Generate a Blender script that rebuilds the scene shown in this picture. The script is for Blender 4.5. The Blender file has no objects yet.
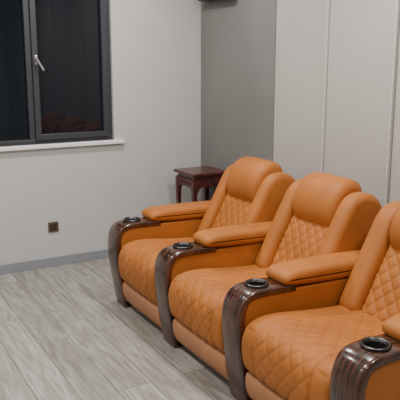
import bpy, bmesh, math
from mathutils import Vector, Matrix

# ------------------------------------------------------------------ materials
def new_mat(name):
    m = bpy.data.materials.new(name); m.use_nodes = True
    nt = m.node_tree
    return m, nt, nt.nodes['Principled BSDF']

def simple(name, col, rough=.5, metal=0, spec=.5, bump=0, bscale=200, var=0, vscale=3, coat=0, sheen=0):
    m, nt, b = new_mat(name)
    b.inputs['Base Color'].default_value = (*col, 1)
    b.inputs['Roughness'].default_value = rough
    b.inputs['Metallic'].default_value = metal
    b.inputs['Specular IOR Level'].default_value = spec
    b.inputs['Coat Weight'].default_value = coat
    b.inputs['Coat Roughness'].default_value = .08
    b.inputs['Sheen Weight'].default_value = sheen
    tc = nt.nodes.new('ShaderNodeTexCoord')
    if var:
        n = nt.nodes.new('ShaderNodeTexNoise'); n.inputs['Scale'].default_value = vscale
        n.inputs['Detail'].default_value = 5
        nt.links.new(tc.outputs['Object'], n.inputs['Vector'])
        r = nt.nodes.new('ShaderNodeValToRGB')
        r.color_ramp.elements[0].position = .3; r.color_ramp.elements[1].position = .7
        r.color_ramp.elements[0].color = (*[c*(1-var) for c in col], 1)
        r.color_ramp.elements[1].color = (*[min(1, c*(1+var)) for c in col], 1)
        nt.links.new(n.outputs['Fac'], r.inputs['Fac'])
        nt.links.new(r.outputs['Color'], b.inputs['Base Color'])
    if bump:
        n = nt.nodes.new('ShaderNodeTexNoise'); n.inputs['Scale'].default_value = bscale
        n.inputs['Detail'].default_value = 3
        nt.links.new(tc.outputs['Object'], n.inputs['Vector'])
        bp = nt.nodes.new('ShaderNodeBump'); bp.inputs['Strength'].default_value = bump
        bp.inputs['Distance'].default_value = .002
        nt.links.new(n.outputs['Fac'], bp.inputs['Height'])
        nt.links.new(bp.outputs['Normal'], b.inputs['Normal'])
    return m

def wood_mat(name, c0, c1, scale, rough, coat=0):
    m, nt, b = new_mat(name)
    tc = nt.nodes.new('ShaderNodeTexCoord')
    mp = nt.nodes.new('ShaderNodeMapping'); mp.inputs['Scale'].default_value = scale
    n = nt.nodes.new('ShaderNodeTexNoise'); n.inputs['Scale'].default_value = 1
    n.inputs['Detail'].default_value = 6; n.inputs['Distortion'].default_value = .6
    r = nt.nodes.new('ShaderNodeValToRGB')
    r.color_ramp.elements[0].position = .35; r.color_ramp.elements[1].position = .68
    r.color_ramp.elements[0].color = (*c0, 1); r.color_ramp.elements[1].color = (*c1, 1)
    nt.links.new(tc.outputs['Object'], mp.inputs['Vector'])
    nt.links.new(mp.outputs['Vector'], n.inputs['Vector'])
    nt.links.new(n.outputs['Fac'], r.inputs['Fac'])
    nt.links.new(r.outputs['Color'], b.inputs['Base Color'])
    b.inputs['Roughness'].default_value = rough
    b.inputs['Coat Weight'].default_value = coat
    b.inputs['Coat Roughness'].default_value = .06
    return m

LEATHER = simple('orange_leather', (.385, .130, .025), .54, spec=.3, bump=.35, bscale=260, var=.14, vscale=5)
LEATHER2 = simple('tan_leather_base', (.43, .20, .10), .55, spec=.3, bump=.35, bscale=260, var=.08, vscale=6)
WALNUT = wood_mat('glossy_dark_walnut', (.006, .003, .002), (.105, .036, .020), (9, 70, 5), .24, .55)
REDWOOD = wood_mat('dark_rosewood', (.030, .005, .005), (.12, .018, .012), (30, 30, 8), .3, .3)
BLACKP = simple('black_plastic', (.012, .012, .013), .35)
CHROME = simple('dark_chrome', (.09, .09, .095), .28, metal=1)
WALL = simple('light_wall_paint', (.525, .520, .510), .75, bump=.15, bscale=120, var=.02)
WALLD = simple('grey_fabric_panel', (.185, .180, .175), .8, bump=.5, bscale=300, var=.08, vscale=2)
PANEL = simple('pale_fabric_panel', (.43, .407, .385), .7, bump=.3, bscale=300, var=.02)
STRIP = simple('pale_metal_strip', (.60, .58, .55), .4, metal=.2)
CEIL = simple('ceiling_paint', (.75, .74, .72), .85, var=.01)
FRAME = simple('anthracite_aluminium', (.036, .040, .050), .4)
SILL = simple('white_stone_sill', (.82, .82, .82), .35, var=.02)
SKIRT = simple('grey_skirting', (.25, .265, .30), .45)
BRONZE = simple('bronze_plate', (.13, .09, .07), .35, metal=.3)
BRONZE2 = simple('bronze_insert', (.07, .048, .038), .35, metal=.3)
SILVER = simple('silver_handle', (.6, .6, .62), .3, metal=.9)
GROOVE = simple('dark_groove', (.08, .075, .07), .8)
GLASS = simple('night_glass', (.006, .009, .014), .04, spec=.4)

def floor_mat():
    m, nt, b = new_mat('grey_oak_planks')
    L = nt.links.new
    tc = nt.nodes.new('ShaderNodeTexCoord')
    rot = nt.nodes.new('ShaderNodeMapping'); rot.inputs['Rotation'].default_value = (0, 0, math.radians(90))
    L(tc.outputs['Object'], rot.inputs['Vector'])
    br = nt.nodes.new('ShaderNodeTexBrick')
    br.inputs['Scale'].default_value = 1
    br.inputs['Brick Width'].default_value = 1.2
    br.inputs['Row Height'].default_value = .19
    br.inputs['Mortar Size'].default_value = .0024
    br.inputs['Mortar Smooth'].default_value = .2
    br.offset = .37
    br.inputs['Color1'].default_value = (.405, .385, .36, 1)
    br.inputs['Color2'].default_value = (.315, .298, .28, 1)
    br.inputs['Mortar'].default_value = (.12, .11, .10, 1)
    L(rot.outputs['Vector'], br.inputs['Vector'])
    sc = nt.nodes.new('ShaderNodeVectorMath'); sc.operation = 'SCALE'; sc.inputs['Scale'].default_value = 30
    L(br.outputs['Color'], sc.inputs[0])
    ad = nt.nodes.new('ShaderNodeVectorMath'); ad.operation = 'ADD'
    L(rot.outputs['Vector'], ad.inputs[0]); L(sc.outputs[0], ad.inputs[1])
    def layer(scale, dist, rough, p0, p1, c0, c1):
        mp = nt.nodes.new('ShaderNodeMapping'); mp.inputs['Scale'].default_value = scale
        L(ad.outputs[0], mp.inputs['Vector'])
        n = nt.nodes.new('ShaderNodeTexNoise'); n.inputs['Scale'].default_value = 1
        n.inputs['Detail'].default_value = 8; n.inputs['Roughness'].default_value = rough
        n.inputs['Distortion'].default_value = dist
        L(mp.outputs['Vector'], n.inputs['Vector'])
        r = nt.nodes.new('ShaderNodeValToRGB')
        r.color_ramp.elements[0].position = p0; r.color_ramp.elements[1].position = p1
        r.color_ramp.elements[0].color = (*c0, 1); r.color_ramp.elements[1].color = (*c1, 1)
        L(n.outputs['Fac'], r.inputs['Fac'])
        return n, r
    n1, r1 = layer((2.0, 15, 1), 1.8, .6, .35, .61, (.68, .665, .65), (1.09, 1.09, 1.09))
    n2, r2 = layer((5, 95, 1), .4, .6, .38, .60, (.77, .76, .75), (1.06, 1.06, 1.06))
    col = br.outputs['Color']
    for r in (r1, r2):
        mx = nt.nodes.new('ShaderNodeMix'); mx.data_type = 'RGBA'; mx.blend_type = 'MULTIPLY'
        mx.inputs[0].default_value = 1
        L(col, mx.inputs[6]); L(r.outputs['Color'], mx.inputs[7]); col = mx.outputs[2]
    L(col, b.inputs['Base Color'])
    b.inputs['Roughness'].default_value = .42
    bp = nt.nodes.new('ShaderNodeBump'); bp.inputs['Strength'].default_value = .25
    bp.inputs['Distance'].default_value = .002
    L(n2.outputs['Fac'], bp.inputs['Height']); L(bp.outputs['Normal'], b.inputs['Normal'])
    return m
FLOOR = floor_mat()

# ------------------------------------------------------------------ mesh tools
def link(o, parent=None):
    bpy.context.scene.collection.objects.link(o)
    if parent: o.parent = parent
    return o

def mesh_obj(name, verts, faces, mat, parent=None, smooth=False):
    me = bpy.data.meshes.new(name)
    me.from_pydata(verts, [], faces)
    me.update()
    if smooth:
        for p in me.polygons: p.use_smooth = len(p.vertices) <= 4
    me.materials.append(mat)
    return link(bpy.data.objects.new(name, me), parent)

def box(name, x0, x1, y0, y1, z0, z1, mat, parent=None, bevel=0, seg=2):
    bm = bmesh.new()
    bmesh.ops.create_cube(bm, size=1)
    for v in bm.verts:
        v.co = Vector(((x0+x1)/2+v.co.x*(x1-x0), (y0+y1)/2+v.co.y*(y1-y0), (z0+z1)/2+v.co.z*(z1-z0)))
    if bevel:
        bmesh.ops.bevel(bm, geom=bm.edges[:], offset=bevel, segments=seg, affect='EDGES', profile=.5)
    me = bpy.data.meshes.new(name); bm.to_mesh(me); bm.free()
    me.materials.append(mat)
    return link(bpy.data.objects.new(name, me), parent)

def empty(name, loc=(0, 0, 0)):
    e = bpy.data.objects.new(name, None); e.empty_display_size = .1
    e.location = loc
    return link(e)

def chaikin(p, it):
    for _ in range(it):
        q = []
        for i in range(len(p)):
            a, b = p[i], p[(i+1) % len(p)]
            q.append((a[0]*.75+b[0]*.25, a[1]*.75+b[1]*.25))
            q.append((a[0]*.25+b[0]*.75, a[1]*.25+b[1]*.75))
        p = q
    return p

def resample(p, step):
    L = [0]
    n = len(p)
    for i in range(n):
        a, b = p[i], p[(i+1) % n]
        L.append(L[-1]+math.hypot(b[0]-a[0], b[1]-a[1]))
    N = max(12, int(L[-1]/step)); out = []; j = 0
    for k in range(N):
        t = L[-1]*k/N
        while L[j+1] < t: j += 1
        f = (t-L[j])/max(1e-9, L[j+1]-L[j])
        a, b = p[j], p[(j+1) % n]
        out.append((a[0]+(b[0]-a[0])*f, a[1]+(b[1]-a[1])*f))
    return out, L[-1]/N

def extrude(name, pts, y0, y1, r, mat, parent=None, it=3, step=.012, disp=None, ystep=None, nr=6, crown=0):
    """sweep an XZ side profile across Y with softly rounded ends; disp pushes along normal"""
    area = sum(pts[i][0]*pts[(i+1) % len(pts)][1]-pts[(i+1) % len(pts)][0]*pts[i][1] for i in range(len(pts)))
    if area < 0: pts = pts[::-1]
    p = chaikin(pts, it) if it else pts
    p, ds = resample(p, step)
    n = len(p); nrm = []
    for i in range(n):
        a, b = p[i-1], p[(i+1) % n]
        tx, tz = b[0]-a[0], b[1]-a[1]; l = math.hypot(tx, tz) or 1
        nrm.append((tz/l, -tx/l))
    st = []
    for k in range(nr+1):
        th = math.pi/2*k/nr
        st.append((y0+r*(1-math.cos(th)), r*(1-math.sin(th))))
    end = [(y0+y1-y, i) for y, i in st][::-1]
    if ystep:
        m = int((y1-y0-2*r)/ystep)
        for k in range(1, m):
            st.append((y0+r+(y1-y0-2*r)*k/m, 0))
    st += end
    V = []; F = []
    yc = (y0+y1)/2; hw = (y1-y0)/2
    for (y, ins) in st:
        c = crown*(1-((y-yc)/hw)**2)
        for i in range(n):
            d = -ins+c
            if disp: d += disp(p[i][0], p[i][1], nrm[i][0], nrm[i][1], i*ds, y-yc)
            V.append((p[i][0]+nrm[i][0]*d, y, p[i][1]+nrm[i][1]*d))
    for k in range(len(st)-1):
        for i in range(n):
            j = (i+1) % n
            F.append((k*n+i, (k+1)*n+i, (k+1)*n+j, k*n+j))
    F.append(tuple(range(n)))
    F.append(tuple((len(st)-1)*n+i for i in range(n))[::-1])
    return mesh_obj(name, V, F, mat, parent, smooth=True)

def dense(p, m=6):
    q = []
    for i in range(len(p)-1):
        for k in range(m):
            f = k/m
            p0 = p[max(0, i-1)]; p1 = p[i]; p2 = p[i+1]; p3 = p[min(len(p)-1, i+2)]
            q.append(tuple(.5*((2*p1[d])+(-p0[d]+p2[d])*f+(2*p0[d]-5*p1[d]+4*p2[d]-p3[d])*f*f+(-p0[d]+3*p1[d]-3*p2[d]+p3[d])*f**3) for d in (0, 1)))
    q.append(p[-1]); return q

def band(name, path, yc, hw, th, mat, parent, r=.008, crown=.006):
    p = dense(path); n = len(p)
    sec = []
    NS = 10
    for k in range(NS+1):
        y = -hw+r+(2*hw-2*r)*k/NS
        sec.append((y, crown*(1-(y/hw)**2)))
    sec += [(hw-r*.3, -r*.3), (hw, -r), (hw, -th+.003), (hw-.003, -th), (-hw+.003, -th), (-hw, -th+.003), (-hw, -r), (-hw+r*.3, -r*.3)]
    m = len(sec); V = []; F = []
    for i in range(n):
        a, b = p[max(0, i-1)], p[min(n-1, i+1)]
        tx, tz = b[0]-a[0], b[1]-a[1]; l = math.hypot(tx, tz)
        nx, nz = -tz/l, tx/l
        for (y, d) in sec:
            V.append((p[i][0]+nx*d, yc+y, p[i][1]+nz*d))
    for i in range(n-1):
        for k in range(m):
            j = (k+1) % m
            F.append((i*m+k, i*m+j, (i+1)*m+j, (i+1)*m+k))
    F.append(tuple(range(m))[::-1]); F.append(tuple((n-1)*m+k for k in range(m)))
    o = mesh_obj(name, V, F, mat, parent, smooth=True)
    bm = bmesh.new(); bm.from_mesh(o.data); bmesh.ops.recalc_face_normals(bm, faces=bm.faces[:]); bm.to_mesh(o.data); bm.free()
    return o

def lathe(name, prof, cx, cy, mat, parent=None, N=40):
    V = []; F = []
    for (r, z) in prof:
        for k in range(N):
            a = 2*math.pi*k/N
            V.append((cx+r*math.cos(a), cy+r*math.sin(a), z))
    for j in range(len(prof)-1):
        for k in range(N):
            l = (k+1) % N
            F.append((j*N+k, j*N+l, (j+1)*N+l, (j+1)*N+k))
    return mesh_obj(name, V, F, mat, parent, smooth=True)

def bore(objs, cx, cy, r, z0, z1):
    bm = bmesh.new()
    bmesh.ops.create_cone(bm, cap_ends=True, segments=40, radius1=r, radius2=r, depth=z1-z0,
                          matrix=Matrix.Translation((cx, cy, (z0+z1)/2)))
    me = bpy.data.meshes.new('cut'); bm.to_mesh(me); bm.free()
    c = link(bpy.data.objects.new('cut', me))
    for o in objs:
        md = o.modifiers.new('b', 'BOOLEAN'); md.operation = 'DIFFERENCE'; md.object = c; md.solver = 'EXACT'
        bpy.context.view_layer.update()
        dg = bpy.context.evaluated_depsgraph_get()
        nm = bpy.data.meshes.new_from_object(o.evaluated_get(dg))
        o.modifiers.clear()
        o.data = nm
    bpy.data.objects.remove(c)

# ------------------------------------------------------------------ room shell
X0, X1, Y0, Y1, H = -2.4, 2.90, -1.8, 5.02, 2.75
T = .2
box('floor', X0-T, X1+T, Y0-T, Y1+T, -.1, 0, FLOOR)
box('ceiling', X0-T, X1+T, Y0-T, Y1+T, H, H+.1, CEIL)
box('wall_left', X0-T, X0, Y0-T, Y1+T, 0, H, WALL)
box('wall_front', X0, X1, Y0-T, Y0, 0, H, WALL)
WX0, WX1, WZ0, WZ1 = -.05, 2.045, 1.005, 2.45
def wall_with_hole(name):
    xs = [X0, WX0, WX1, X1]; zs = [0, WZ0, WZ1, H]
    bm = bmesh.new()
    for i in range(3):
        for j in range(3):
            if i == 1 and j == 1: continue
            r = bmesh.ops.create_cube(bm, size=1)
            for v in r['verts']:
                v.co = Vector((xs[i] if v.co.x < 0 else xs[i+1], Y1 if v.co.y < 0 else Y1+T, zs[j] if v.co.z < 0 else zs[j+1]))
    me = bpy.data.meshes.new(name); bm.to_mesh(me); bm.free(); me.materials.append(WALL)
    return link(bpy.data.objects.new(name, me))
wall_with_hole('wall_window_side')
box('wall_rear', X1, X1+T, Y0, Y1, 0, H, GROOVE)
cl = empty('trim_rear_panels')
ZP = .08
box('dark_panel', X1-.03, X1, 3.935, Y1-.001, ZP, H, WALLD, cl, .004)
y = 3.93; k = 0
while y > Y0+.3:
    yn = y-.59
    off = .03 if k % 2 == 0 else .038
    box('pale_panel_%d' % k, X1-off, X1, yn+.026, y, ZP, H, PANEL, cl, .008, 3)
    box('joint_strip_%d' % k, X1-.048, X1, yn+.006, yn+.020, ZP, H, STRIP, cl, .003, 2)
    y = yn; k += 1
box('end_panel', X1-.03, X1, Y0, y, ZP, H, PANEL, cl, .004)
box('baseboard_rear', X1-.05, X1, Y0, Y1-.02, 0, .078, SKIRT, None, .003)
box('baseboard_window_side', X0, X1-.051, Y1-.014, Y1, 0, .078, SKIRT, None, .003)
box('baseboard_left', X0, X0+.014, Y0, Y1-.015, 0, .078, SKIRT, None, .003)
box('baseboard_front', X0+.015, X1-.051, Y0, Y0+.014, 0, .078, SKIRT, None, .003)

# window
w = empty('window_1')
fy0, fy1 = Y1+.03, Y1+.09
def fr(n, x0, x1, z0, z1, dy=0): box(n, x0, x1, fy0-dy, fy1, z0, z1, FRAME, w, .004)
fr('frame_bottom', WX0, WX1, WZ0, WZ0+.035)
fr('frame_top', WX0, WX1, WZ1-.045, WZ1)
fr('frame_left', WX0, WX0+.045, WZ0+.035, WZ1-.045)
fr('frame_right', WX1-.045, WX1, WZ0+.035, WZ1-.045)
fr('mullion', 1.355, 1.40, WZ0+.035, WZ1-.045)
fr('mullion_b', .62, .67, WZ0+.035, WZ1-.045)
sx0, sx1, sz0, sz1 = 1.40, 2.010, WZ0+.03, WZ1-.035
for n, a in (('sash_b', (sx0, sx1, sz0, sz0+.045)), ('sash_t', (sx0, sx1, sz1-.05, sz1)),
             ('sash_l', (sx0, sx0+.045, sz0+.045, sz1-.05)), ('sash_r', (sx1-.045, sx1, sz0+.045, sz1-.05))):
    fr(n, *a, dy=.018)
box('glass_pane_a', .67, 1.355, fy0+.025, fy0+.031, WZ0+.035, WZ1-.045, GLASS, w)
box('glass_pane_b', sx0+.045, sx1-.045, fy0+.020, fy0+.026, sz0+.045, sz1-.05, GLASS, w)
box('glass_pane_c', WX0+.045, .62, fy0+.025, fy0+.031, WZ0+.035, WZ1-.045, GLASS, w)
box('exterior_backing', WX0, WX1, Y1+.12, Y1+.13, WZ0, WZ1, BLACKP, w)
hx, hz = 1.425, 1.635
box('handle_base', hx-.010, hx+.010, fy0-.028, fy0-.018, hz-.02, hz+.05, SILVER, w, .003)
box('handle_stem', hx-.008, hx+.008, fy0-.055, fy0-.028, hz+.012, hz+.030, SILVER, w, .003)
o = box('handle_lever', -.008, .008, -.007, .007, -.10, .01, SILVER, w, .004)
o.location = (hx, fy0-.055, hz+.022); o.rotation_euler = (0, math.radians(-30), 0)
box('window_sill', WX0-.1, 2.125, Y1-.035, Y1+.03, .972, 1.005, SILL, w, .006)

# wall socket
s = empty('wall_socket')
box('plate', 1.452, 1.536, Y1-.010, Y1-.0005, .288, .372, BRONZE, s, .004)
box('insert', 1.466, 1.522, Y1-.013, Y1-.010, .302, .358, BRONZE2, s, .002)

# wall speaker near corner
sp = empty('wall_speaker')
box('cabinet', X1-.13, X1-.03, 4.42, 4.90, 2.125, 2.28, BLACKP, sp, .012)
box('grille', X1-.137, X1-.13, 4.44, 4.88, 2.14, 2.265, BLACKP, sp, .003)

# ------------------------------------------------------------------ side stand
def stand():
    e = empty('carved_side_table')
    x0, x1, y0, y1, zt = 2.505, 2.825, 4.50, 4.82, .752
    box('top', x0-.01, x1+.01, y0-.01, y1+.01, zt-.026, zt, REDWOOD, e, .008)
    box('waist', x0+.018, x1-.018, y0+.018, y1-.018, zt-.055, zt-.025, REDWOOD, e, .003)
    box('waist_moulding', x0+.004, x1-.004, y0+.004, y1-.004, zt-.066, zt-.054, REDWOOD, e, .004)
    za = zt-.066
    for i, (cx, sx) in enumerate(((x0+.024, -1), (x1-.024, 1))):
        for j, (cy, sy) in enumerate(((y0+.024, -1), (y1-.024, 1))):
            V = []; F = []; N = 24
            for k in range(N+1):
                t = k/N; z = za*(1-t)
                bow = .008*math.sin(t*math.pi*1.0)-.010*math.sin(t*math.pi)*t*2 + (.010*((t-.88)/.12)**2 if t > .88 else 0)
                h = .021-.006*math.sin(math.pi*min(1, t*1.05)) 
                px, py = cx+sx*bow*.8, cy+sy*bow*.8
                for dx, dy in ((-1, -1), (1, -1), (1, 1), (-1, 1)):
                    V.append((px+dx*h, py+dy*h, z))
            for k in range(N):
                for q in range(4):
                    r = (q+1) % 4
                    F.append((k*4+q, (k+1)*4+q, (k+1)*4+r, k*4+r))
            F.append((0, 1, 2, 3)); F.append(tuple(N*4+q for q in (3, 2, 1, 0)))
            mesh_obj('leg_%d' % (i*2+j+1), V, F, REDWOOD, e)
    def apron(name, axis, a0, a1, c, z1):
        M = 60; V = []; F = []
        for k in range(M+1):
            t = k/M; s_ = abs(2*t-1)
            d = .050+.045*s_**3+.010*math.cos(t*math.pi*6)+.014*max(0, 1-abs(t-.5)*9)
            a = a0+(a1-a0)*t
            for off in (-.006, .006):
                for z in (z1, z1-d):
                    V.append((a, c+off, z) if axis == 'x' else (c+off, a, z))
        for k in range(M):
            b, n = k*4, k*4+4
            F += [(b, b+1, n+1, n), (b+2, n+2, n+3, b+3), (b+1, b+3, n+3, n+1), (b, n, n+2, b+2)]
        F += [(0, 2, 3, 1), (M*4, M*4+1, M*4+3, M*4+2)]
        o = mesh_obj(name, V, F, REDWOOD, e)
        for q in range(5):
            t = (q+.5)/5; a = a0+(a1-a0)*t
            cu = bpy.data.curves.new(name+'_scroll', 'CURVE'); cu.dimensions = '3D'
            cu.bevel_depth = .0035; cu.materials.append(REDWOOD)
            spn = cu.splines.new('POLY'); pts = []
            for w_ in range(22):
                th = w_*.42; rr = .004+.0006*w_
                da, dz = rr*math.cos(th)*(1 if q % 2 else -1), rr*math.sin(th)
                pos = (a+da, c-.008, z1-.027+dz) if axis == 'x' else (c-.008, a+da, z1-.027+dz)
                pts.append(pos)
            spn.points.add(len(pts)-1)
            for u_, pt in zip(spn.points, pts): u_.co = (*pt, 1)
            link(bpy.data.objects.new(name+'_scroll_%d' % q, cu), e)
        return o
    apron('apron_front', 'x', x0+.04, x1-.04, y0+.016, za)
    apron('apron_back', 'x', x0+.04, x1-.04, y1-.016, za)
    apron('apron_left', 'y', y0+.04, y1-.04, x0+.016, za)
    apron('apron_right', 'y', y0+.04, y1-.04, x1-.016, za)
    zs = .24
    box('shelf', x0+.022, x1-.022, y0+.022, y1-.022, zs, zs+.016, REDWOOD, e, .003)
    for n, a in (('rail_f', (x0+.03, x1-.03, y0+.016, y0+.034)), ('rail_b', (x0+.03, x1-.03, y1-.034, y1-.016)),
                 ('rail_l', (x0+.016, x0+.034, y0+.03, y1-.03)), ('rail_r', (x1-.034, x1-.016, y0+.03, y1-.03))):
        box(n, *a, zs-.02, zs, REDWOOD, e, .003)
stand()

# ------------------------------------------------------------------ recliners
HW = .080     # console half width
def console(e, yc, tag):
    core = [(1.66, .03), (1.635, .12), (1.61, .27), (1.595, .40), (1.605, .49), (1.625, .540), (1.67, .558),
            (1.80, .560), (2.1, .555), (2.40, .550), (2.52, .54), (2.55, .45), (2.54, .2), (2.52, .03), (2.2, .03), (1.9, .03)]
    c = extrude('console_body'+tag, core, yc-HW+.007, yc+HW-.007, .012, LEATHER, e, it=2, step=.015)
    path = [(1.625, .0), (1.606, .12), (1.583, .26), (1.570, .39), (1.576, .485), (1.602, .547), (1.652, .577),
            (1.74, .584), (1.90, .580)]
    b = band('wood_trim'+tag, path, yc, HW, .034, WALNUT, e)
    cx = 1.722
    bore([c, b], cx, yc, .046, .505, .70)
    z = -.020
    lathe('cup_rim'+tag, [(.046, .604+z), (.058, .604+z), (.0605, .611+z), (.059, .617+z), (.055, .6195+z), (.049, .618+z), (.0455, .612+z), (.0455, .604+z)], cx, yc, CHROME, e)
    lathe('cup_liner'+tag, [(.0475, .612+z), (.0455, .612+z), (.0445, .60+z), (.043, .535+z), (.040, .532+z), (.0001, .532+z)], cx, yc, BLACKP, e)
    arm = [(1.845, .578), (1.825, .603), (1.835, .633), (1.89, .648), (2.08, .648), (2.32, .642), (2.47, .634), (2.515, .60), (2.50, .550), (2.1, .562)]
    extrude('arm_cushion'+tag, arm, yc-HW-.012, yc+HW+.012, .030, LEATHER, e, it=2, step=.012, nr=8, ystep=.02, crown=.006)

def quilt(a, b, cx, cy, pw=5):
    u, v = a/cx+b/cy, a/cx-b/cy
    pu = abs(2*(u-math.floor(u))-1); pv = abs(2*(v-math.floor(v))-1)
    return (1-pu**pw)*(1-pv**pw)

def lower(p):
    return [(x+.016, z if z < .45 else .45+(z-.45)*.92) for x, z in p]

def recliner(ya, yb, last):
    """ya: far console centre, yb: near console centre"""
    e = empty('recliner_chair')
    yc = (ya+yb)/2
    console(e, ya, '')
    if last: console(e, yb, '_end')
    sw = (ya-yb)/2-HW-.004
    seat = [(2.32, .43), (2.10, .435), (1.90, .455), (1.76, .474), (1.65, .470), (1.59, .435), (1.566, .37), (1.570, .29),
            (1.590, .215), (1.65, .20), (1.9, .2), (2.3, .2)]
    def sd(x, z, nx, nz, s, y):
        d = 0
        if nz > .2 or nx < -.3:
            ay = abs(y)
            if ay < .195: d += .0060*quilt(y, s, .085, .10)-.001
            d -= .008*math.exp(-((ay-.20)/.006)**2)
            if x > 1.6 and nz > .5: d += .006*math.exp(-((ay-.25)/.03)**2)
        return d
    extrude('seat_cushion', seat, yc-sw, yc+sw, .035, LEATHER, e, it=3, step=.006, ystep=.006, disp=sd, nr=7)
    foot = [(1.612, .205), (1.596, .17), (1.606, .10), (1.63, .05), (1.67, .035), (1.71, .05), (1.71, .20)]
    extrude('footrest_panel', foot, yc-sw+.003, yc+sw-.003, .015, LEATHER2, e, it=2, step=.01)
    box('base_frame', 1.72, 2.50, yc-sw+.01, yc+sw-.01, .03, .2, LEATHER2, e, .01)
    for i, (fx, fy) in enumerate(((1.78, -.22), (1.78, .22), (2.44, -.22), (2.44, .22))):
        lathe('foot_%d' % i, [(.0001, 0), (.025, 0), (.025, .032), (.0001, .032)], fx, yc+fy, BLACKP, e, N=16)
    back = [(2.16, .40), (2.215, .50), (2.27, .62), (2.335, .74), (2.39, .86), (2.44, .96), (2.50, .985), (2.56, .96),
            (2.58, .85), (2.52, .66), (2.45, .48), (2.40, .30), (2.25, .28)]
    def bd(x, z, nx, nz, s, y):
        if nx < -.3 and z > .42 and abs(y) < .17: return .0075*quilt(y, s, .075, .085)
        return 0
    extrude('back_quilted_pad', lower(back), yc-.19, yc+.19, .03, LEATHER, e, it=3, step=.006, ystep=.006, disp=bd, nr=6)
    wing = [(2.12, .42), (2.165, .52), (2.215, .62), (2.275, .74), (2.325, .84), (2.365, .92), (2.42, .975), (2.50, .985), (2.58, .955),
            (2.635, .88), (2.62, .78), (2.58, .66), (2.53, .50), (2.50, .30), (2.25, .28)]
    for nme, a, b_ in (('wing_left', yc+.178, yc+sw), ('wing_right', yc-sw, yc-.178)):
        extrude(nme, lower(wing), a, b_, .045, LEATHER, e, it=3, step=.012, nr=8, ystep=.02)
    shell = [(2.42, .05), (2.44, .35), (2.50, .62), (2.56, .86), (2.62, .86), (2.63, .70), (2.60, .50), (2.57, .30), (2.55, .05)]
    extrude('rear_shell', lower(shell), yc-sw+.02, yc+sw-.02, .015, LEATHER, e, it=2, step=.015)
    pil = [(2.335, .765), (2.320, .86), (2.345, .95), (2.400, 1.02), (2.48, 1.050), (2.56, 1.02), (2.585, .95), (2.54, .90),
           (2.47, .86), (2.42, .79), (2.38, .735)]
    extrude('head_pillow', lower(pil), yc-.182, yc+.182, .05, LEATHER, e, it=3, step=.012, nr=9, ystep=.02, crown=.006)

YS = [3.950, 3.220, 2.465, 1.670]
recliner(YS[0], YS[1], False)
recliner(YS[1], YS[2], False)
recliner(YS[2], YS[3], True)

# ------------------------------------------------------------------ lights
def downlight(x, y, power, size=.35, col=(1, .96, .90)):
    e = empty('ceiling_downlight')
    lathe('trim_ring', [(.05, H-.001), (.075, H-.001), (.075, H-.010), (.06, H-.014), (.05, H-.010)], x, y, SILL, e, N=32)
    l = bpy.data.lights.new('downlight_lamp', 'AREA'); l.shape = 'DISK'; l.size = size
    l.energy = power; l.color = col
    o = link(bpy.data.objects.new('downlight_lamp', l), e); o.location = (x, y, H-.03)
for x, y, p in ((.3, 4.0, 30), (1.9, 4.1, 26), (.3, 2.2, 28), (2.0, 2.6, 34), (.3, .3, 17), (2.0, .8, 29), (-1.4, 3.0, 20), (-1.4, .5, 11)):
    downlight(x, y, p)

wd = bpy.data.worlds.new('night'); bpy.context.scene.world = wd; wd.use_nodes = True
wd.node_tree.nodes['Background'].inputs[0].default_value = (.01, .015, .03, 1)

# ------------------------------------------------------------------ camera
cam = bpy.data.cameras.new('camera'); cam.lens = 58.5; cam.sensor_width = 36
co = link(bpy.data.objects.new('camera', cam))
co.location = (0, 0, 1.65)
hd, pt = math.radians(29.7), math.radians(12.15)
d = Vector((math.sin(hd)*math.cos(pt), math.cos(hd)*math.cos(pt), -math.sin(pt)))
co.rotation_euler = d.to_track_quat('-Z', 'Y').to_euler()
cam.clip_start = .02
bpy.context.scene.camera = co
